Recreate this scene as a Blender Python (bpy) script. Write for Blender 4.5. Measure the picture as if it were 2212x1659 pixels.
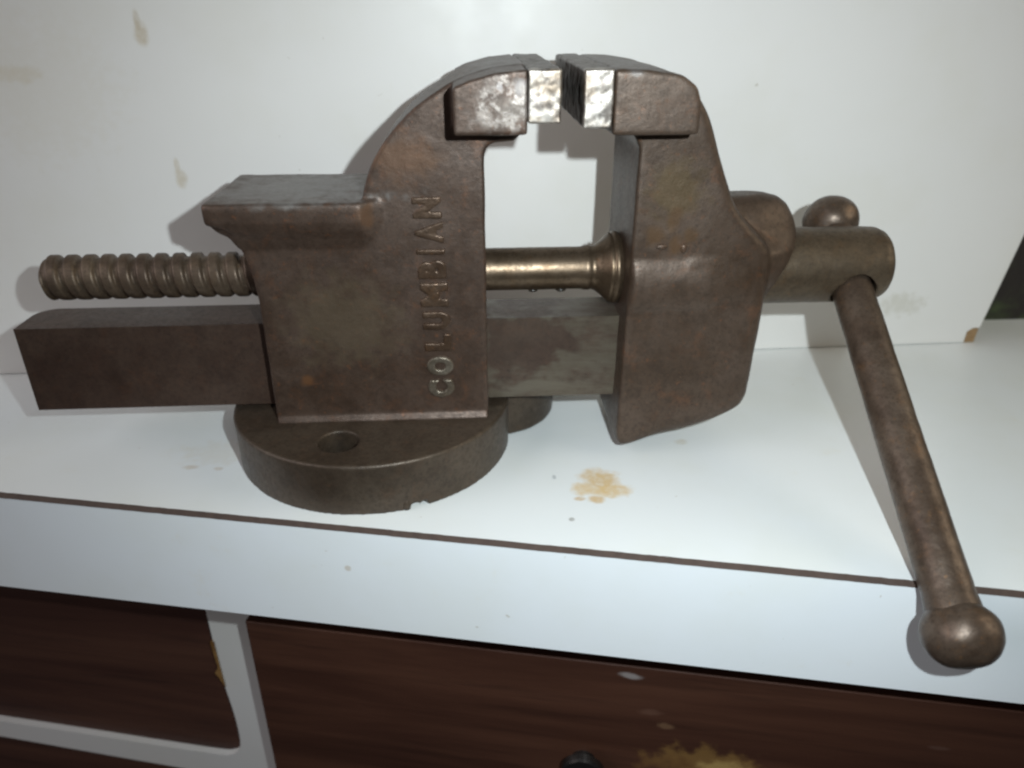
import bpy, bmesh, math, random
from mathutils import Vector, Matrix, noise as mnoise
random.seed(7)
for o in list(bpy.data.objects):
    bpy.data.objects.remove(o)
SC = bpy.context.scene
COL = SC.collection
MM = 0.001
R = math.radians

# ------------------------------------------------------------------ camera
CAM = Vector((-37.7, -318.0, 186.3))            # millimetres; z = 0 is the countertop, x runs along the vise
th, psi = R(26.64), R(3.51)
F = Vector((math.sin(psi)*math.cos(th), math.cos(psi)*math.cos(th), -math.sin(th)))
RT = Vector((math.cos(psi), -math.sin(psi), 0))
UP = RT.cross(F)
cd = bpy.data.cameras.new('camera'); cam = bpy.data.objects.new('camera', cd); COL.objects.link(cam)
m = Matrix((RT, UP, -F)).transposed().to_4x4(); m.translation = CAM*MM
cam.matrix_world = m
cd.sensor_width = 36; cd.lens = 36*1630/2212; cd.clip_start = .01; cd.clip_end = 50
cd.dof.use_dof = True; cd.dof.focus_distance = .30; cd.dof.aperture_fstop = 9.0
SC.camera = cam

# ------------------------------------------------------------------ light: phone flash right of the lens, dim room
w = bpy.data.worlds.new('World'); SC.world = w; w.use_nodes = True
bg = w.node_tree.nodes['Background']; bg.inputs[0].default_value = (.80, .88, 1, 1); bg.inputs[1].default_value = .022

def lamp(name, kind, loc, energy, color, size=None, target=None, **kw):
    d = bpy.data.lights.new(name, kind); o = bpy.data.objects.new(name, d); COL.objects.link(o)
    o.location = Vector(loc)*MM; d.energy = energy; d.color = color
    if kind == 'AREA': d.shape = 'DISK'; d.size = size
    elif size: d.shadow_soft_size = size
    if target is not None:
        o.rotation_euler = (Vector(target)-Vector(loc)).to_track_quat('-Z', 'Y').to_euler()
    for k, v in kw.items(): setattr(d, k, v)
    return o
lamp('phone_flash', 'SPOT', CAM+Vector((49, 0, 25)), 5.6, (.86, .965, 1.0), .003, (30, 0, 55), spot_size=R(112), spot_blend=1.0)
lamp('room_lamp', 'AREA', (1700, -500, 1000), 10.5, (1.0, .88, .68), 1.3, (0, 0, 0))
lamp('window_light', 'AREA', (-1600, -600, 900), 14.5, (1.0, .95, .98), 1.6, (0, 0, 0))

SC.render.engine = 'CYCLES'
SC.cycles.pixel_filter_type = 'BLACKMAN_HARRIS'; SC.cycles.filter_width = 2.4
SC.view_settings.view_transform = 'Standard'; SC.view_settings.look = 'None'
SC.view_settings.exposure = 0.0; SC.view_settings.gamma = 1.0; SC.view_settings.use_curve_mapping = False
SC.render.resolution_x = 1024; SC.render.resolution_y = 768

# ------------------------------------------------------------------ material helpers
class NT:
    def __init__(s, name):
        s.mat = bpy.data.materials.new(name); s.mat.use_nodes = True
        s.t = s.mat.node_tree; s.b = s.t.nodes['Principled BSDF']
        s.co = s.t.nodes.new('ShaderNodeTexCoord').outputs['Object']
    def n(s, kind, **kw):
        x = s.t.nodes.new(kind)
        for k, v in kw.items(): setattr(x, k, v)
        return x
    def put(s, sock, v):
        if isinstance(v, bpy.types.NodeSocket): s.t.links.new(v, sock)
        elif isinstance(v, tuple) and len(v) == 3 and sock.type == 'RGBA': sock.default_value = (*v, 1)
        else: sock.default_value = v
    def noise(s, scale, detail=4, rough=.55, co=None, dist=0, stretch=None):
        x = s.n('ShaderNodeTexNoise'); x.inputs['Scale'].default_value = scale
        x.inputs['Detail'].default_value = detail; x.inputs['Roughness'].default_value = rough; x.inputs['Distortion'].default_value = dist
        c = co or s.co
        if stretch:
            mp = s.n('ShaderNodeMapping'); mp.inputs['Scale'].default_value = stretch; s.put(mp.inputs['Vector'], c); c = mp.outputs[0]
        s.put(x.inputs['Vector'], c); return x.outputs['Fac']
    def ramp(s, v, a, b, lo=0., hi=1.):
        x = s.n('ShaderNodeMapRange', interpolation_type='SMOOTHSTEP'); s.put(x.inputs[0], v)
        x.inputs[1].default_value = a; x.inputs[2].default_value = b; x.inputs[3].default_value = lo; x.inputs[4].default_value = hi
        return x.outputs[0]
    def mix(s, f, a, b):
        x = s.n('ShaderNodeMix', data_type='RGBA'); s.put(x.inputs[0], f); s.put(x.inputs[6], a); s.put(x.inputs[7], b); return x.outputs[2]
    def math(s, op, a, b=0.):
        x = s.n('ShaderNodeMath', operation=op); s.put(x.inputs[0], a); s.put(x.inputs[1], b); return x.outputs[0]
    def vmath(s, op, a, b):
        x = s.n('ShaderNodeVectorMath', operation=op); s.put(x.inputs[0], a); s.put(x.inputs[1], b); return x
    def blob(s, c, r, wob=.35, scale=150, soft=.25):
        """an irregular spot (stain, chip, worn patch, painted shade or reflection) at c with radii r, in object space"""
        nz = s.n('ShaderNodeTexNoise'); nz.inputs['Scale'].default_value = scale; nz.inputs['Detail'].default_value = 4; s.put(nz.inputs['Vector'], s.co)
        q = s.vmath('DIVIDE', s.vmath('SUBTRACT', s.co, tuple(c)).outputs[0], tuple(r)).outputs[0]
        j = s.vmath('SCALE', s.vmath('SUBTRACT', nz.outputs['Color'], (.5, .5, .5)).outputs[0], (0, 0, 0)); j.inputs['Scale'].default_value = wob*4
        l = s.vmath('LENGTH', s.vmath('ADD', q, j.outputs[0]).outputs[0], (0, 0, 0)).outputs['Value']
        return s.ramp(l, 1+soft, 1-soft)
    def sep(s, i):
        x = s.n('ShaderNodeSeparateXYZ'); s.put(x.inputs[0], s.co); return x.outputs[i]
    def bump(s, h, strength, dist, normal=None):
        x = s.n('ShaderNodeBump'); x.inputs['Strength'].default_value = strength; x.inputs['Distance'].default_value = dist
        s.put(x.inputs['Height'], h)
        if normal: s.put(x.inputs['Normal'], normal)
        return x.outputs[0]
    def out(s, color=None, rough=None, metal=None, normal=None, spec=None, coat=None):
        I = s.b.inputs
        if color is not None: s.put(I['Base Color'], color)
        if rough is not None: s.put(I['Roughness'], rough)
        if metal is not None: s.put(I['Metallic'], metal)
        if normal is not None: s.put(I['Normal'], normal)
        if spec is not None: s.put(I['Specular IOR Level'], spec)
        return s.mat

def iron(name, dark, mid, rust, rustamt=.5, metal=.42, rough=(.35, .54), bumpk=1.7, polish=None, spots=()):
    """old cast iron: brown patina, greyer rubbed areas, rust spots, fine cast grain"""
    s = NT(name)
    big = s.noise(30, 6, .72, dist=.3); med = s.noise(105, 6, .75, dist=.2); fine = s.noise(520, 5, .78); pit = s.noise(1100, 2, .6)
    c = s.mix(s.ramp(big, .25, .75), dark, mid)
    c = s.mix(s.ramp(med, .56, .34, 0, .42), c, tuple(x*.52 for x in dark))
    c = s.mix(s.math('MULTIPLY', s.ramp(s.noise(88, 6, .75, dist=.5), .52, .74), rustamt*.7), c, rust)
    c = s.mix(s.math('MULTIPLY', s.ramp(s.noise(430, 4, .7), .60, .72), rustamt), c, rust)
    c = s.mix(s.ramp(fine, .46, .66, 0, .5), c, tuple(x*.5 for x in dark))
    c = s.mix(s.ramp(pit, .62, .74, 0, .6), c, tuple(x*.35 for x in dark))
    c = s.mix(s.ramp(s.noise(900, 3, .7), .66, .78, 0, .5), c, tuple(min(1, x*2.2) for x in mid))
    r = s.ramp(s.math('ADD', s.math('MULTIPLY', big, .35), s.math('MULTIPLY', fine, .65)), .3, .7, *rough)
    for ctr, rad, colr, amt in spots:
        c = s.mix(s.math('MULTIPLY', s.blob(ctr, rad, .5, 180, .5), amt), c, colr)
    if polish is not None:
        f, pc, pr = polish(s)
        c = s.mix(f, c, pc)
        x = s.n('ShaderNodeMix', data_type='FLOAT'); s.put(x.inputs[0], f); s.put(x.inputs[2], r); s.put(x.inputs[3], pr); r = x.outputs[0]
    nrm = s.bump(pit, -.22*bumpk, .0003, s.bump(fine, .20*bumpk, .0004, s.bump(s.noise(240, 3), .07*bumpk, .0008)))
    return s.out(c, r, metal, nrm)

# ------------------------------------------------------------------ object helpers
def tag(o, label=None, cat=None, group=None, kind=None):
    for k, v in (('label', label), ('category', cat), ('group', group), ('kind', kind)):
        if v: o[k] = v
    return o
def empty(name, loc, label, cat):
    o = bpy.data.objects.new(name, None); COL.objects.link(o); o.location = Vector(loc)*MM; o.empty_display_size = .02
    return tag(o, label, cat)
ORI = {}
def obj(name, bm, mat, parent=None, origin=(0, 0, 0), smooth=True, angle=None):
    """bmesh in millimetres of the place -> one mesh object (a child shares its parent's origin)"""
    org = Vector(ORI[parent.name]) if parent and parent.name in ORI else Vector(origin)
    bmesh.ops.recalc_face_normals(bm, faces=bm.faces)
    bm.transform(Matrix.Scale(MM, 4) @ Matrix.Translation(-org))
    me = bpy.data.meshes.new(name); bm.to_mesh(me); bm.free()
    if smooth: me.polygons.foreach_set('use_smooth', [True]*len(me.polygons))
    o = bpy.data.objects.new(name, me); COL.objects.link(o)
    if parent: o.parent = parent
    else: o.location = org*MM
    ORI[o.name] = tuple(org)
    me.materials.append(mat)
    if angle is not None:
        a = o.modifiers.new('split', 'EDGE_SPLIT'); a.split_angle = R(angle)
    return o
def bevel(o, wmm, seg=3):
    b = o.modifiers.new('bevel', 'BEVEL'); b.width = wmm*MM; b.segments = seg; b.limit_method = 'ANGLE'; b.angle_limit = R(35); b.harden_normals = False
    return o
def cast(o, voxel=.7, it=5, disp=.35, size=.012):
    """weld the overlapping solids of a casting into one skin with soft edges and a slightly uneven surface"""
    r = o.modifiers.new('remesh', 'REMESH'); r.mode = 'VOXEL'; r.voxel_size = voxel*MM; r.use_smooth_shade = True
    s = o.modifiers.new('smooth', 'SMOOTH'); s.factor = .5; s.iterations = it
    if disp:
        t = bpy.data.textures.new('casting', 'CLOUDS'); t.noise_scale = size; t.noise_depth = 3
        d = o.modifiers.new('uneven', 'DISPLACE'); d.texture = t; d.strength = disp*2*MM; d.mid_level = .5; d.texture_coords = 'LOCAL'
    return o
def box(bm, x0, x1, y0, y1, z0, z1):
    v = [bm.verts.new((x, y, z)) for x in (x0, x1) for y in (y0, y1) for z in (z0, z1)]
    for f in ((0,1,3,2), (4,6,7,5), (0,4,5,1), (2,3,7,6), (0,2,6,4), (1,5,7,3)): bm.faces.new([v[i] for i in f])
def prism(bm, prof, y0, y1, scale=None):
    """XZ profile extruded from y0 to y1"""
    a = [bm.verts.new((x, y0, z)) for x, z in prof]; b = [bm.verts.new((x, y1, z)) for x, z in prof]
    n = len(prof)
    from mathutils.geometry import tessellate_polygon
    for t in tessellate_polygon([[Vector((x, z, 0)) for x, z in prof]]):
        bm.faces.new([a[i] for i in t]); bm.faces.new([b[i] for i in t[::-1]])
    for i in range(n): bm.faces.new((a[i], b[i], b[(i+1) % n], a[(i+1) % n]))
def plan(bm, pts, z0, z1):
    a = [bm.verts.new((x, y, z0)) for x, y in pts]; b = [bm.verts.new((x, y, z1)) for x, y in pts]
    n = len(pts); bm.faces.new(a); bm.faces.new(b[::-1])
    for i in range(n): bm.faces.new((a[i], b[i], b[(i+1) % n], a[(i+1) % n]))
def lathe(bm, prof, P, D, seg=64):
    """(distance along D, radius) profile turned about the axis P + t D, closed at both ends"""
    D = Vector(D).normalized(); P = Vector(P); A = D.orthogonal().normalized(); B = D.cross(A)
    rings = []
    for t, r in prof:
        if r < 1e-6: rings.append([bm.verts.new(P+D*t)]); continue
        rings.append([bm.verts.new(P+D*t+A*(r*math.cos(2*math.pi*i/seg))+B*(r*math.sin(2*math.pi*i/seg))) for i in range(seg)])
    for p, q in zip(rings, rings[1:]):
        for i in range(seg):
            j = (i+1) % seg
            if len(p) == 1: bm.faces.new((p[0], q[j], q[i]))
            elif len(q) == 1: bm.faces.new((p[i], p[j], q[0]))
            else: bm.faces.new((p[i], p[j], q[j], q[i]))
    for rg in (rings[0], rings[-1]):
        if len(rg) > 1: bm.faces.new(rg)
def catmull(p, k=5):
    """smooth open curve through points"""
    out = []
    for i in range(len(p)-1):
        a, b, c, d = p[max(i-1, 0)], p[i], p[i+1], p[min(i+2, len(p)-1)]
        for j in range(k):
            t = j/k
            out.append(tuple(.5*(2*b[q]+(c[q]-a[q])*t+(2*a[q]-5*b[q]+4*c[q]-d[q])*t*t+(3*b[q]-a[q]-3*c[q]+d[q])*t**3) for q in (0, 1)))
    return out+[p[-1]]

# ================================================================== the setting
# countertop: its own frame, u along the front edge, v towards the wall
KO = Vector((-23.4, -84.8, 0)); KA = R(-12.18)
KU = Vector((math.cos(KA), math.sin(KA), 0)); KV = Vector((-math.sin(KA), math.cos(KA), 0))
def kbox(bm, u0, u1, v0, v1, z0, z1):
    n0 = len(bm.verts); box(bm, u0, u1, v0, v1, z0, z1); bm.verts.ensure_lookup_table()
    for q in bm.verts[n0:]: q.co = KO+KU*q.co.x+KV*q.co.y+Vector((0, 0, q.co.z))
def kprism(bm, prof, v0, v1):
    n0 = len(bm.verts); prism(bm, prof, v0, v1); bm.verts.ensure_lookup_table()
    for q in bm.verts[n0:]: q.co = KO+KU*q.co.x+KV*q.co.y+Vector((0, 0, q.co.z))

def laminate(name, base, spots=(), rough=.32, tint=(.70, .66, .56), specks=True):
    s = NT(name)
    c = s.mix(s.ramp(s.noise(14, 4, .6), .42, .72, 0, .40), base, tuple(a*b for a, b in zip(base, (.93, .92, .86))))
    c = s.mix(s.ramp(s.noise(55, 5, .65), .62, .80, 0, .35), c, tint)
    if specks: c = s.mix(s.ramp(s.noise(230, 2, .5), .745, .80, 0, .55), c, (.42, .38, .30))
    for ctr, rad, colr, amt, wob in spots:
        c = s.mix(s.math('MULTIPLY', s.math('POWER', s.blob(ctr, rad, wob, 210, .42), .8), s.math('MULTIPLY', s.ramp(s.noise(260, 4, .7), .25, .6, .45, 1), amt)), c, colr)
    r = s.ramp(s.noise(60, 4, .6), .3, .7, rough, rough+.07)
    nrm = s.bump(s.noise(520, 3, .6), .06, .0003)
    return s.out(c, r, 0, nrm, .4)
K0 = KO*MM
def kl(x, y, z=0):                        # place (mm) -> countertop object space (m)
    return ((x-KO.x)*MM, (y-KO.y)*MM, z*MM)
B3 = 1.0
TOPSP = [(kl(18, -43), (.0075, .0075, B3), (.62, .43, .19), .85, .33), (kl(21, -52), (.0085, .0045, B3), (.66, .47, .22), .85, .3),
         (kl(9, -50), (.004, .0045, B3), (.66, .47, .22), .75, .3),
         (kl(14, -58), (.0035, .0022, B3), (.60, .40, .17), .8, .3), (kl(7, -57), (.0022, .0014, B3), (.55, .36, .16), .8, .2),
         (kl(1.7, -71), (.0011, .0011, B3), (.20, .18, .15), .8, .1), (kl(-2, -40), (.0008, .0016, B3), (.28, .30, .32), .6, .1),
         (kl(62, -14), (.003, .002, B3), (.60, .55, .45), .6, .4), (kl(-150, -10), (.020, .010, B3), (.66, .62, .52), .35, .6),
         (kl(-165, -22), (.003, .0016, B3), (.56, .48, .38), .6, .3), (kl(-152, -24), (.002, .0013, B3), (.56, .48, .38), .6, .3)]
m_top = laminate('white_laminate_top', (.76, .785, .785), TOPSP)
m_band = laminate('white_laminate_edge', (.75, .785, .81), [(kl(-90, -71, -20), (.0012, .3, .0012), (.45, .36, .25), .7, .2)])
def worn_core():
    s = NT('brown_laminate_core')
    c = s.mix(s.noise(300, 4), (.035, .022, .018), (.085, .055, .042)); return s.out(c, .7, 0)
m_core = worn_core()
bm = bmesh.new(); kbox(bm, -620, 620, 1.0, 330, -1.2, 0)
counter = tag(obj('countertop', bm, m_top, origin=KO, smooth=False), kind='structure')
bm = bmesh.new()
# brown bevelled seam: the exposed core between the top sheet and the edge strip, slightly ragged
N = 420
top, bot, bk = [], [], []
for i in range(N+1):
    u = -620+1240*i/N; j = mnoise.noise((u*.35, 3, 1))*.28+mnoise.noise((u*.06, 9, 1))*.2
    top.append(bm.verts.new(KO+KU*u+KV*(1.05+j)+Vector((0, 0, .06)))); bot.append(bm.verts.new(KO+KU*u+KV*(-1.45)+Vector((0, 0, -1.15+j*.6))))
    bk.append(bm.verts.new(KO+KU*u+KV*1.9+Vector((0, 0, -1.9))))
for i in range(N):
    for p, q in ((top, bot), (bot, bk), (bk, top)): bm.faces.new((p[i], p[i+1], q[i+1], q[i]))
obj('laminate_seam', bm, m_core, counter, smooth=False)
bm = bmesh.new(); kbox(bm, -620, 620, -1.2, 0, -52, -1.3); obj('edge_band', bm, m_band, counter, smooth=False)
bm = bmesh.new(); kbox(bm, -620, 620, .3, 329, -51.7, -2.1)
def chip():
    s = NT('chipboard'); c = s.mix(s.noise(400, 4), (.20, .11, .05), (.42, .28, .14)); return s.out(c, .8, 0)
m_chip = chip()
obj('core_board', bm, m_chip, counter, smooth=False)

# dark wall behind the board, seen past its right end
def wallmat():
    s = NT('dark_mottled_wall'); n = s.noise(24, 4, .6)
    c = s.mix(s.ramp(n, .4, .62), (.018, .014, .012), (.06, .09, .03)); return s.out(c, .7, 0, s.bump(s.noise(60, 4), .4, .004))
bm = bmesh.new(); box(bm, -700, 760, 128, 140, -1.6, 620)
tag(obj('wall', bm, wallmat(), origin=(0, 128, 0), smooth=False), kind='structure')

# ------------------------------------------------------------------ white board standing behind the vise
BA = Vector((-298, 82, 0)); BB = Vector((272, 92, 0)); BU = (BB-BA).normalized(); BN = Vector((-BU.y, BU.x, 0))
def bs(s_, z): return (s_*MM, 0, z*MM)
bang = math.atan2(BU.y, BU.x)
m_board = laminate('white_board_face', (.77, .755, .73), [
    (bs(109.8, 174), (.0030, B3, .0050), (.55, .47, .35), .75, .22), (bs(109.0, 180), (.0014, B3, .0040), (.52, .45, .34), .7, .2),
    (bs(115.5, 107), (.0026, B3, .0044), (.56, .49, .37), .7, .22), (bs(114.4, 113.5), (.0012, B3, .0036), (.55, .48, .36), .6, .2),
    (bs(49, 157), (.010, B3, .0035), (.62, .54, .40), .5, .4), (bs(519, 27), (.012, B3, .006), (.50, .47, .38), .45, .5),
    (bs(60, 150), (.03, B3, .03), (.70, .66, .58), .3, .5)], rough=.36)
bw = empty('upright_board', BA, 'tall white laminated board standing upright behind the bench vise', 'board')
bw.rotation_euler = (0, 0, bang); ORI['upright_board'] = (0, 0, 0)
bm = bmesh.new(); prism(bm, [(-330, .3), (565, .3), (565.2, 7.6), (568.5, 9.8), (572.7, 9.6), (582.8, 66.9), (644, 420), (-330, 420)], 0, 15)
bevel(obj('board_face', bm, m_board, bw, smooth=False), .6, 2)
bm = bmesh.new(); prism(bm, [(565.2, .3), (571.4, .3), (572.2, 9.4), (568.6, 9.6), (565.4, 7.4)], .5, 14.6)
o = obj('chipped_corner', bm, m_chip, bw, smooth=False); o['label'] = 'tan chipboard showing at the broken bottom corner'

# ------------------------------------------------------------------ cabinet under the countertop
def wood(name, a, b, spots=(), rough=.42):
    s = NT(name)
    g = s.noise(26, 6, .6, stretch=(.12, 1, 1.6), dist=.6); f = s.noise(180, 4, .6, stretch=(.06, 1, 1))
    c = s.mix(s.ramp(g, .35, .68), a, b); c = s.mix(s.ramp(f, .5, .75, 0, .5), c, tuple(x*.5 for x in a))
    for ctr, rad, colr, amt, wob in spots: c = s.mix(s.math('MULTIPLY', s.blob(ctr, rad, wob, 120, .45), amt), c, colr)
    return s.out(c, s.ramp(g, .3, .7, rough, rough+.2), 0, s.bump(f, .25, .0006), .35)
def ks(u, z): return (u*MM, 0, z*MM)
m_drawer = wood('dark_brown_drawer_wood', (.046, .018, .011), (.074, .029, .016), [
    (ks(90, -141), (.022, B3, .009), (.20, .11, .035), .8, .7), (ks(100, -144), (.010, B3, .005), (.38, .25, .09), .85, .6), (ks(72, -146), (.014, B3, .005), (.15, .075, .025), .7, .7),
    (ks(70, -120), (.004, B3, .002), (.16, .09, .05), .7, .5), (ks(52, -90), (.0045, B3, .0018), (.28, .25, .24), .8, .4),
    (ks(62, -112), (.005, B3, .002), (.12, .06, .04), .6, .5), (ks(190, -112), (.004, B3, .0012), (.11, .06, .045), .5, .4)])
m_panel = wood('dark_brown_door_panel', (.046, .018, .012), (.074, .030, .017), rough=.5)
m_frame = laminate('white_painted_frame', (.62, .61, .59), rough=.5, specks=False)
cab = empty('cabinet', KO+Vector((0, 0, -330)), 'dark brown wooden cabinet with white painted frame under the countertop', 'cabinet')
cab.rotation_euler = (0, 0, KA); ORI['cabinet'] = (0, 0, -330)
def cpart(name, bm, mat, **k):
    o = obj(name, bm, mat, cab, **k); o.location = (0, 0, .330); o.data.transform(Matrix.Translation((0, 0, -.330))); return o
def cmesh(name, bm, mat, bev=0, smooth=False):
    bmesh.ops.recalc_face_normals(bm, faces=bm.faces); bm.transform(Matrix.Scale(MM, 4))
    me = bpy.data.meshes.new(name); bm.to_mesh(me); bm.free(); me.materials.append(mat)
    o = bpy.data.objects.new(name, me); COL.objects.link(o); o.parent = cab; o.location = (0, 0, .330)
    if bev: bevel(o, bev, 3)
    return o
bm = bmesh.new(); prism(bm, [(-136.9, -84), (-137, -300), (420, -300), (420, -84)], 25, 49.6)
drawer = cmesh('drawer_front', bm, m_drawer, 1.3)
# white frame: one stile and a rail with a rounded inner corner
inner = catmull([(-174.8, -60), (-175, -120), (-174.6, -157), (-172.6, -185), (-172.6, -206), (-175, -217), (-181, -222.5), (-192, -224), (-232, -223.6), (-284, -222.6), (-420, -221)], 5)
bm = bmesh.new(); prism(bm, inner+[(-420, -236), (-340, -237), (-260, -240.5), (-200, -243), (-172, -243.5), (-172, -300), (-128, -300), (-128, -60)], 50, 62)
cmesh('frame', bm, m_frame)
bm = bmesh.new(); box(bm, -421, -170, 54, 64, -310, -58); cmesh('door_panel', bm, m_panel)
bm = bmesh.new(); box(bm, -129, 421, 50.2, 60, -83, -54); cmesh('frame_rail', bm, m_panel)
bm = bmesh.new(); kx = [(-176.8, -129), (-174.4, -128), (-174.2, -146), (-173.8, -163), (-175.2, -160), (-176.6, -156), (-178.4, -153), (-175.6, -148), (-176.2, -139)]
prism(bm, kx, 49.6, 52); cmesh('bare_wood_chip', bm, wood('bare_tan_wood', (.16, .08, .025), (.30, .17, .06)))
# drawer knob, only its upper rim reaches into the picture
def simple(name, c, rough, metal, bumps=None):
    s = NT(name); n = s.noise(300, 4); col = s.mix(n, c, tuple(x*.7 for x in c))
    return s.out(col, s.ramp(n, .3, .7, rough*.8, rough*1.2), metal, s.bump(s.noise(500, 3), .2, .0005))
bm = bmesh.new(); lathe(bm, [(-9, 0), (-9, 9.0), (-8, 10.2), (-5.5, 10.6), (-3.6, 8), (-2, 6), (0.5, 6)], (32.3, 25, -150.6), (0, 1, 0), 40)
cmesh('knob', bm, simple('tarnished_metal_knob', (.10, .09, .085), .3, .9)); 

# ================================================================== bench vise
VX = -83
vise = empty('bench_vise', (VX, 0, 0), 'old brown cast iron bench vise with sliding jaw and long ball handle', 'vise')
ORI['bench_vise'] = (VX, 0, 0)
def vs(x, y, z): return ((x-VX)*MM, y*MM, z*MM)
RUST = (.20, .076, .030)
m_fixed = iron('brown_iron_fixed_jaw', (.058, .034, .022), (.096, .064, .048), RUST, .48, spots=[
    (vs(-107, -24, 43), (.003, .01, .002), (.20, .085, .03), .5), (vs(-60, -25, 135), (.012, .02, .008), (.14, .07, .035), .5),
    (vs(-76, -28, 114), (.003, .02, .005), (.13, .065, .032), .6), (vs(-90, -24, 70), (.02, .02, .018), (.12, .09, .055), .45),
    (vs(-21, -45, 154), (.005, .02, .004), (.17, .145, .125), .6), (vs(-107, 0, 121), (.036, .034, .0036), (.19, .18, .17), .9), (vs(-32, 4, 170), (.026, .055, .0048), (.15, .14, .135), .8), (vs(-18, -45, 161), (.002, .02, .003), (.28, .26, .25), .6), (vs(-27, -45, 158), (.004, .02, .0015), (.05, .032, .024), .6), (vs(-30, -45, 151), (.0025, .02, .0035), (.16, .13, .11), .6), (vs(-25, -45, 162), (.001, .02, .0016), (.28, .26, .26), .6)],  # grey horn and jaw tops: wear, plus the white board's reflection painted in
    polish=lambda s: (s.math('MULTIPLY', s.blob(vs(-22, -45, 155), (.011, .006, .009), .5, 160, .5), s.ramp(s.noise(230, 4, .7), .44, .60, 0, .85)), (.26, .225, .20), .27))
m_moving = iron('brown_iron_moving_jaw', (.060, .037, .023), (.098, .067, .049), RUST, .45, spots=[(vs(24, 4, 170), (.024, .055, .0046), (.15, .14, .135), .8),  # first spot: rubbed grey jaw top with the board's reflection painted into it
    (vs(44, -28, 122), (.011, .02, .010), (.095, .062, .022), .5), (vs(38, -30, 104), (.004, .02, .004), (.10, .052, .02), .6), (vs(46, -32, 100), (.003, .02, .004), (.10, .052, .02), .6),
    (vs(52, -32, 104), (.003, .02, .003), (.10, .052, .02), .55), (vs(45, -31, 111), (.003, .02, .005), (.10, .052, .02), .55)])
m_base = iron('brown_iron_base', (.056, .038, .025), (.088, .066, .047), (.13, .062, .03), .36, spots=[(vs(-93.5, -42.6, 10), (.0085, .0085, .0125), (.018, .013, .010), .95)])  # near-black spot: shade inside the bolt hole painted into the colour
m_bar = iron('brown_iron_bar', (.058, .033, .024), (.086, .055, .039), (.14, .055, .025), .35,
    polish=lambda s: (s.math('MULTIPLY', s.ramp(s.sep(0), (-34-VX)*MM, (-28-VX)*MM), s.ramp(s.math('ADD', s.math('MULTIPLY', s.noise(120, 5, .7, stretch=(.35, 1, 1)), .75), s.math('MULTIPLY', s.blob(vs(-13, -12, 54), (.017, .05, .013), .6, 140, .6), -.22)), .24, .44, .12, .95)), s.mix(s.noise(300, 4, .6, stretch=(.08, 1, 1)), (.075, .058, .038), (.15, .13, .10)), .36))
m_steel = iron('worn_jaw_steel', (.075, .058, .048), (.12, .10, .088), RUST, .3, .75, (.34, .5), .6,
    polish=lambda s: (s.math('MULTIPLY', s.ramp(s.sep(1), -.0405, -.0440), s.ramp(s.noise(190, 6, .7), .38, .56, .22, 1)), s.mix(s.ramp(s.noise(140, 4), .35, .65), (.24, .19, .145), (.46, .42, .38)), .42))
m_screw = iron('brown_steel_screw', (.085, .055, .038), (.15, .108, .072), (.16, .085, .035), .5, .5, (.38, .55), .8)
m_shaft = iron('oily_steel_shaft', (.105, .070, .042), (.20, .145, .10), (.15, .08, .035), .7, .8, (.30, .46), .7)
m_hand = iron('brown_steel_handle', (.072, .046, .031), (.135, .098, .072), (.19, .095, .04), .65, .5, (.27, .46), 1.3)
m_head = iron('brown_steel_head', (.085, .060, .038), (.135, .100, .066), (.17, .09, .038), .5, .6, (.36, .55), .9)

# ---- base with bolt lug and bolt hole
def bored(o, cutter):
    """cut a hole through a part, then drop the cutter"""
    b = o.modifiers.new('hole', 'BOOLEAN'); b.operation = 'DIFFERENCE'; b.object = cutter; b.solver = 'EXACT'
    bpy.context.view_layer.update()
    me = bpy.data.meshes.new_from_object(o.evaluated_get(bpy.context.evaluated_depsgraph_get()))
    o.modifiers.clear(); me.name = o.name; o.data = me; bpy.data.objects.remove(cutter)
bm = bmesh.new(); lathe(bm, [(-.1, 0), (-.1, 63), (22.6, 63), (23.4, 62.2), (23.4, 0)], (VX, 0, 0), (0, 0, 1), 120)
base = obj('base', bm, m_base, vise)
bm = bmesh.new(); lathe(bm, [(-20, 8.5), (60, 8.5)], (-93.5, -42.6, 0), (0, 0, 1), 40)
bored(base, obj('cutter', bm, m_base, vise))
# nicks in the lower rim
for a, w_ in ((-70, 2.2), (-66.5, 1.4)):
    bm = bmesh.new(); box(bm, -w_, w_, -3, 3, -4, 2.4); bm.transform(Matrix.Translation((VX+63*math.cos(R(a)), 63*math.sin(R(a)), 0)) @ Matrix.Rotation(R(a+90+12), 4, 'Z')); bored(base, obj('cutter', bm, m_base, vise))
cast(base, .7, 3, .2)
bm = bmesh.new(); lathe(bm, [(.6, 0), (.6, 34.6), (20.5, 34.6), (22, 33.6), (22, 0)], (-30, 30, 0), (0, 0, 1), 72)
cast(obj('bolt_lug', bm, m_base, base), .8, 4, .3)
# burr and nicks on the lower rim
bm = bmesh.new(); lathe(bm, [(0, 0), (0, 1.6), (2.5, 2.2), (6, 1.2), (7, 0)], (-65.5, -59.6, -.0), (0, .15, 1), 10)
obj('burr', bm, m_base, base)

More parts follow.
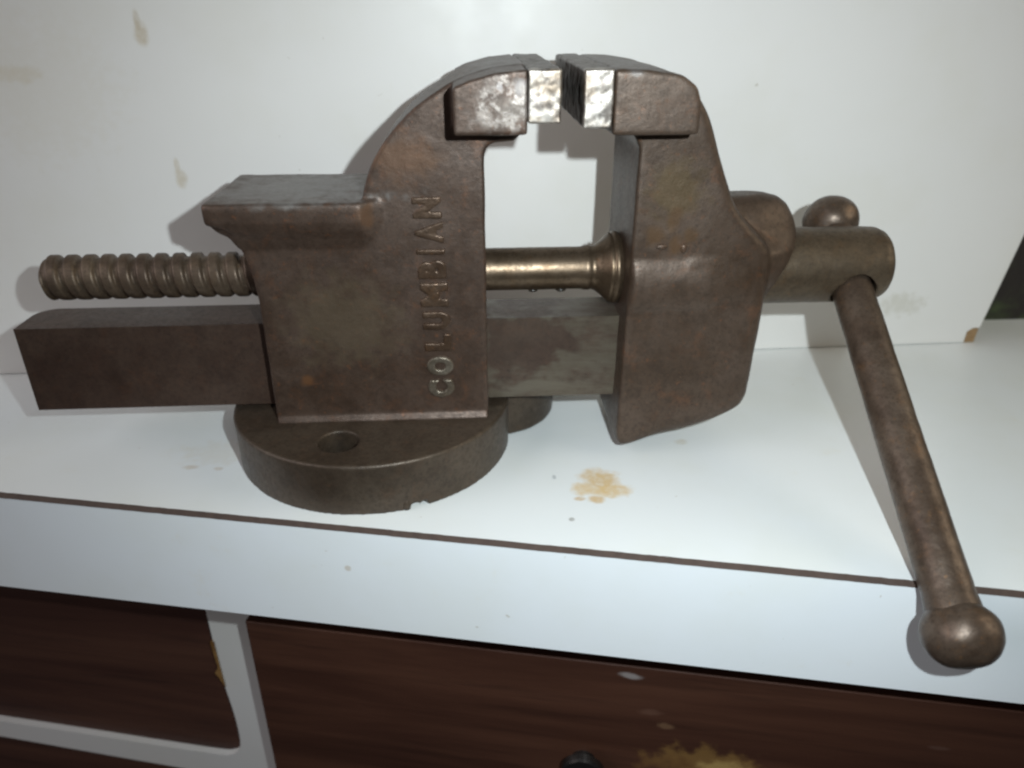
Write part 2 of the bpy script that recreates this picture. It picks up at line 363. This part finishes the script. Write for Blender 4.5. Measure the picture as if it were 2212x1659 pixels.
# ---- fixed jaw
bm = bmesh.new()
outer = catmull([(-78, 118), (-75, 128), (-71.2, 135.5), (-65, 144), (-57, 151.8), (-48, 157.8), (-40, 162.4), (-28, 166.2), (-18, 167.4), (-15, 167.4)], 4)
prism(bm, [(-122.5, 22.5), (-30.2, 22.5), (-30.2, 134.5), (-29.4, 138), (-26.8, 140), (-19, 140.6), (-16.2, 143), (-15, 148)]+outer[::-1]+[(-80, 112), (-126.4, 112), (-126.6, 103), (-124, 92), (-122.5, 79)], -24.4, 24.4)
def xloft(bm, secs):
    rings = [[bm.verts.new((x, y, z)) for y, z in sec] for x, sec in secs]; m_ = len(rings[0])
    for p, q in zip(rings, rings[1:]):
        for i in range(m_): bm.faces.new((p[i], p[(i+1) % m_], q[(i+1) % m_], q[i]))
    bm.faces.new(rings[0]); bm.faces.new(rings[-1])
def hornsec(zb, k=1):
    h = [(29.2*k, 119.5), (29.6*k, 117), (29.4*k, 112), (28.2*k, 108.6+zb*.3), (26.2*k, 105.4+zb*.7), (24.6*k, 101+zb)]
    return [(-y, z) for y, z in h]+[(y, z) for y, z in h[::-1]]
xloft(bm, [(-137.3, hornsec(9.4, .97)), (-134, hornsec(6.6)), (-130, hornsec(4.5)), (-126.8, hornsec(0)), (-100, hornsec(0)), (-78, hornsec(0)), (-74, hornsec(-2, .9)), (-70, hornsec(-3, .84))])
prism(bm, [(-41.2, 145.6), (-15.6, 145.8), (-15.6, 167.2), (-26, 166.2), (-36, 163.6), (-41.2, 161.4)], -45, 45)
for s_ in (-1, 1):                             # flare where the body meets the base
    y0, y1 = (s_*22, s_*26.2)
    a = [bm.verts.new(p) for p in ((-122, y0, 29), (-122, y1, 23.6), (-122, y1, 21), (-122, y0, 21))]; b = [bm.verts.new((-30.4, v.co.y, v.co.z)) for v in a]
    bm.faces.new(a); bm.faces.new(b[::-1])
    for i in range(4): bm.faces.new((a[i], b[i], b[(i+1) % 4], a[(i+1) % 4]))
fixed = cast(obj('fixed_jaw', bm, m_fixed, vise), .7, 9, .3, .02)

# ---- moving jaw
bm = bmesh.new()
back = catmull([(14, 167.4), (33, 166), (40, 164.2), (46, 161), (50.3, 156.5), (55, 150), (59, 141), (62.2, 133), (66, 124), (70, 115.5), (76, 108), (83, 101.5), (88, 95), (89, 86), (88.8, 77), (88.6, 66), (88, 50), (87.2, 29)], 4)
low = catmull([(87.2, 29), (84.5, 23.2), (76, 18.2), (63, 13.8), (50, 10.8), (39, 6.8), (32, 4.8), (28.6, 6.2), (27.6, 12)], 4)
mprof = back+low[1:]+[(28.2, 60), (28.8, 138), (26, 143.2), (20, 145.4), (14, 146)]
for hw, kx_, kz_ in ((20.5, 1, 1), (23.4, .982, .992), (25.2, .955, .98), (26.2, .91, .955)):
    prism(bm, [((28.2+(x-28.2)*kx_ if x > 28.2 else x), (95+(z-95)*kz_ if z < 95 else z)) for x, z in mprof], -hw, hw)
prism(bm, [(14.2, 145.2), (45.6, 145.2), (45.4, 156), (43.4, 161.2), (38, 165), (26, 166.8), (14.2, 167.2)], -45, 45)
lathe(bm, [(29.5, 0), (29.5, 28.6), (60, 28.6), (78, 27), (86, 24), (86, 0)], (0, 0, 82.5), (1, 0, 0), 72)
def loft(bm, levels, n=20):
    rings = []
    for z, xe, hw, zt in levels:
        half = []
        for i in range(n+1):
            a = math.pi/2*i/n; half.append((52+(xe-52)*math.sin(a)**.9, hw*math.cos(a)**.9))
        pts = [(x, -y) for x, y in half]+[(x, y) for x, y in half[::-1][1:]]
        rings.append([bm.verts.new((x, y, z-zt*(abs(y)/hw)**2)) for x, y in pts])
    m_ = len(rings[0])
    for p, q in zip(rings, rings[1:]):
        for i in range(m_): bm.faces.new((p[i], p[(i+1) % m_], q[(i+1) % m_], q[i]))
    bm.faces.new(rings[0]); bm.faces.new(rings[-1])
loft(bm, [(60, 80, 18, 0), (66, 90, 22, 0), (72, 97, 25, 0), (80, 103, 27, 0), (88, 106, 28, 0), (94, 106, 27, 0), (97.5, 106, 22, 0), (101, 105.2, 18, 0), (106, 103, 16, .5), (110.5, 100, 14, 2), (113.4, 96, 11.5, 2), (115.2, 89, 8, 1)])
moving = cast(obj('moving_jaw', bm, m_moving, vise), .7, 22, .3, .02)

# small worn cast mark on its near side
for x, z, rx, rz in ((40.5, 99.5, 2.4, 1.2), (49.6, 98.6, 1.3, 2.0)):
    bm = bmesh.new(); bmesh.ops.create_uvsphere(bm, u_segments=14, v_segments=10, radius=1)
    bm.transform(Matrix.Translation((x, -math.sqrt(max(0, 28.6**2-(z-82.5)**2))+.9 if z < 94.4 else -26.1, z)) @ Matrix.Diagonal((rx, .9, rz, 1)))
    obj('cast_mark', bm, m_moving, moving)

# ---- hardened jaw plates, battered
def plate(x0, x1, z0, z1, par, seed):
    bm = bmesh.new(); box(bm, x0, x1, -45.6, 45.6, z0, z1)
    bmesh.ops.subdivide_edges(bm, edges=bm.edges[:], cuts=9, use_grid_fill=True)
    o = obj('jaw_plate', bm, m_steel, par); o.location = (0, 0, 0)
    t = bpy.data.textures.new('dents', 'CLOUDS'); t.noise_scale = .006; t.noise_depth = 2
    r = o.modifiers.new('remesh', 'REMESH'); r.mode = 'VOXEL'; r.voxel_size = .0006; r.use_smooth_shade = True
    s = o.modifiers.new('smooth', 'SMOOTH'); s.factor = .5; s.iterations = 4
    d = o.modifiers.new('dents', 'DISPLACE'); d.texture = t; d.strength = .0009; d.texture_coords = 'LOCAL'
    return o
plate(-15.4, -3.9, 149.6, 167.3, fixed, 1); plate(3.7, 14.0, 148, 167.2, moving, 2)

# ---- sliding bar
bm = bmesh.new()
arc = [(-229+9-9*math.cos(a), 12-9+9*math.sin(a)) for a in [i*math.pi/2/8 for i in range(9)]]
plan(bm, [(-229, -12)]+arc+[(40, 12), (40, -12)], 26, 64.6)
bevel(obj('slide_bar', bm, m_bar, vise, angle=40), 1.9, 4)

# ---- screw: thread, shaft, collar, head
SZ = 83
bm = bmesh.new()
pitch, r0, r1, seg = 7.35, 8.0, 9.6, 40
x0, x1 = -216.5, -112; n = int((x1-x0)/pitch*seg*1)
prof = [(0, r0), (.10, r0), (.19, r1-.35), (.27, r1), (.68, r1), (.76, r1-.35), (.86, r0), (1, r0)]
def rad(f):
    for (a, ra), (b, rb) in zip(prof, prof[1:]):
        if a <= f <= b: return ra+(rb-ra)*(f-a)/(b-a)
    return r0
nx = 420; rings = []
for i in range(nx+1):
    x = x0+(x1-x0)*i/nx
    ring = []
    for j in range(seg):
        a = 2*math.pi*j/seg
        f = ((x-x0)/pitch-j/seg) % 1
        r = min(rad(f), 5.6+max(0, (x-x0))*1.5)
        ring.append(bm.verts.new((x, r*math.cos(a), SZ+r*math.sin(a))))
    rings.append(ring)
for p, q in zip(rings, rings[1:]):
    for j in range(seg): bm.faces.new((p[j], p[(j+1) % seg], q[(j+1) % seg], q[j]))
bm.faces.new(rings[0]); bm.faces.new(rings[-1])
screw = obj('screw', bm, m_screw, vise)
bm = bmesh.new(); lathe(bm, [(-45, 9.2), (-30, 9.2), (-10, 9.25), (12, 9.2), (13.2, 9.7), (15.4, 9.8), (16.2, 9.3), (18, 9.9), (20.5, 11.8), (23, 14.2), (24.4, 15.3), (24.7, 14.9), (25.1, 14.9), (25.5, 15.7), (27.2, 15.7), (27.8, 14.8), (30, 14.8)], (0, 0, SZ), (1, 0, 0), 64)
obj('shaft', bm, m_shaft, screw)
for x, r in ((-9, 1.0), (3.4, 1.1)):
    bm = bmesh.new(); bmesh.ops.create_uvsphere(bm, u_segments=12, v_segments=8, radius=1); bm.transform(Matrix.Translation((x, -1.5, SZ-9.3)) @ Matrix.Diagonal((2.2*r, 1.6*r, .95*r, 1)))
    obj('grease_drop', bm, simple('dark_grease', (.035, .028, .022), .3, 0), screw)
headbm = bmesh.new(); lathe(headbm, [(88, 16.6), (136, 16.8), (143.5, 16.5), (146.5, 15.2), (148.2, 12.5), (149, 8), (149.2, 0)], (0, 0, SZ-.8), (1, 0, 0), 72)
# ---- ball handle through the head, resting on the front edge of the counter
P0 = Vector((132, 0, 81)); P1 = CAM+(Vector((132, -130.4, -11.4))-CAM)*.962
D = (P1-P0).normalized(); LN = (P1-P0).length
bm = bmesh.new(); lathe(bm, [(-30, 8.3), (-10, 8.4), (LN*.5, 8.5), (LN-14, 8.7), (LN-9, 9.2), (LN-6, 9.4)], P0, D, 48)
hbm = bm; cbm = bmesh.new(); lathe(cbm, [(-40, 9.7), (40, 9.7)], P0, D, 40)
head = obj('screw_head', headbm, m_head, screw); cut = obj('cutter', cbm, m_head, screw)
bored(head, cut)
cast(head, .6, 2, .3); bm = hbm
hand = cast(obj('handle', bm, m_hand, vise), .7, 2, .25)
def ball(c, r, d, sq=.93):
    bm = bmesh.new(); bmesh.ops.create_uvsphere(bm, u_segments=48, v_segments=32, radius=r)
    q = Vector((0, 0, 1)).rotation_difference(d).to_matrix().to_4x4()
    for v in bm.verts:
        v.co.z *= sq
        if v.co.z > r*.80: v.co.z = r*.80+(v.co.z-r*.80)*.3
    bm.transform(Matrix.Translation(c) @ q)
    o = obj('ball_end', bm, m_hand, hand)
    t = bpy.data.textures.new('dents', 'CLOUDS'); t.noise_scale = .009
    dd = o.modifiers.new('dents', 'DISPLACE'); dd.texture = t; dd.strength = .0012; dd.texture_coords = 'LOCAL'
ball(P1, 12.9, D, .88); ball(P0-D*27.5, 12.5, -D)
# ---- raised lettering on the fixed jaw, reading upwards
m_let = iron('worn_raised_letters', (.070, .040, .024), (.12, .078, .052), (.19, .085, .03), .7, .55, (.26, .44), 1.2)
m_let2 = iron('pale_worn_letters', (.10, .075, .05), (.27, .235, .19), (.16, .09, .045), .5, .6, (.26, .42), 1.1)
dg = bpy.context.evaluated_depsgraph_get
for ch, zc, xc in (('C', 37.9, -50.3), ('O', 48.6, -50.5), ('L', 59.6, -50.8), ('U', 69.4, -51.1), ('M', 80.6, -51.5), ('B', 91.4, -51.9), ('I', 98.6, -52.2), ('A', 106.4, -52.4), ('N', 116.2, -52.9)):
    cu = bpy.data.curves.new('letter', 'FONT'); cu.body = ch; cu.size = 1.0; cu.extrude = .12; cu.offset = .022; cu.bevel_depth = .06; cu.bevel_resolution = 2; cu.resolution_u = 6
    to = bpy.data.objects.new('tmp', cu); COL.objects.link(to)
    bpy.context.view_layer.update()
    me = bpy.data.meshes.new_from_object(to.evaluated_get(dg())); bpy.data.objects.remove(to)
    bm = bmesh.new(); bm.from_mesh(me); bpy.data.meshes.remove(me)
    xs = [v.co.x for v in bm.verts]; ys = [v.co.y for v in bm.verts]
    cx, cy = (min(xs)+max(xs))/2, (min(ys)+max(ys))/2
    wd = {'I': 2.2, 'M': 10.2, 'N': 8.4, 'A': 9, 'O': 8.8, 'C': 8.4}.get(ch, 7.8)
    sx = wd/(max(xs)-min(xs)); sy = 11.4/(max(ys)-min(ys))
    for v in bm.verts:
        lx, ly, lz = (v.co.x-cx)*sx, (v.co.y-cy)*sy, v.co.z*(7.2-3.2*(zc-38)/78)
        v.co = Vector((xc-ly, -24.5-lz, zc+lx))
    cast(obj('letter', bm, m_let2 if ch in 'CO' else m_let, fixed), .28, 4, .3, .005)
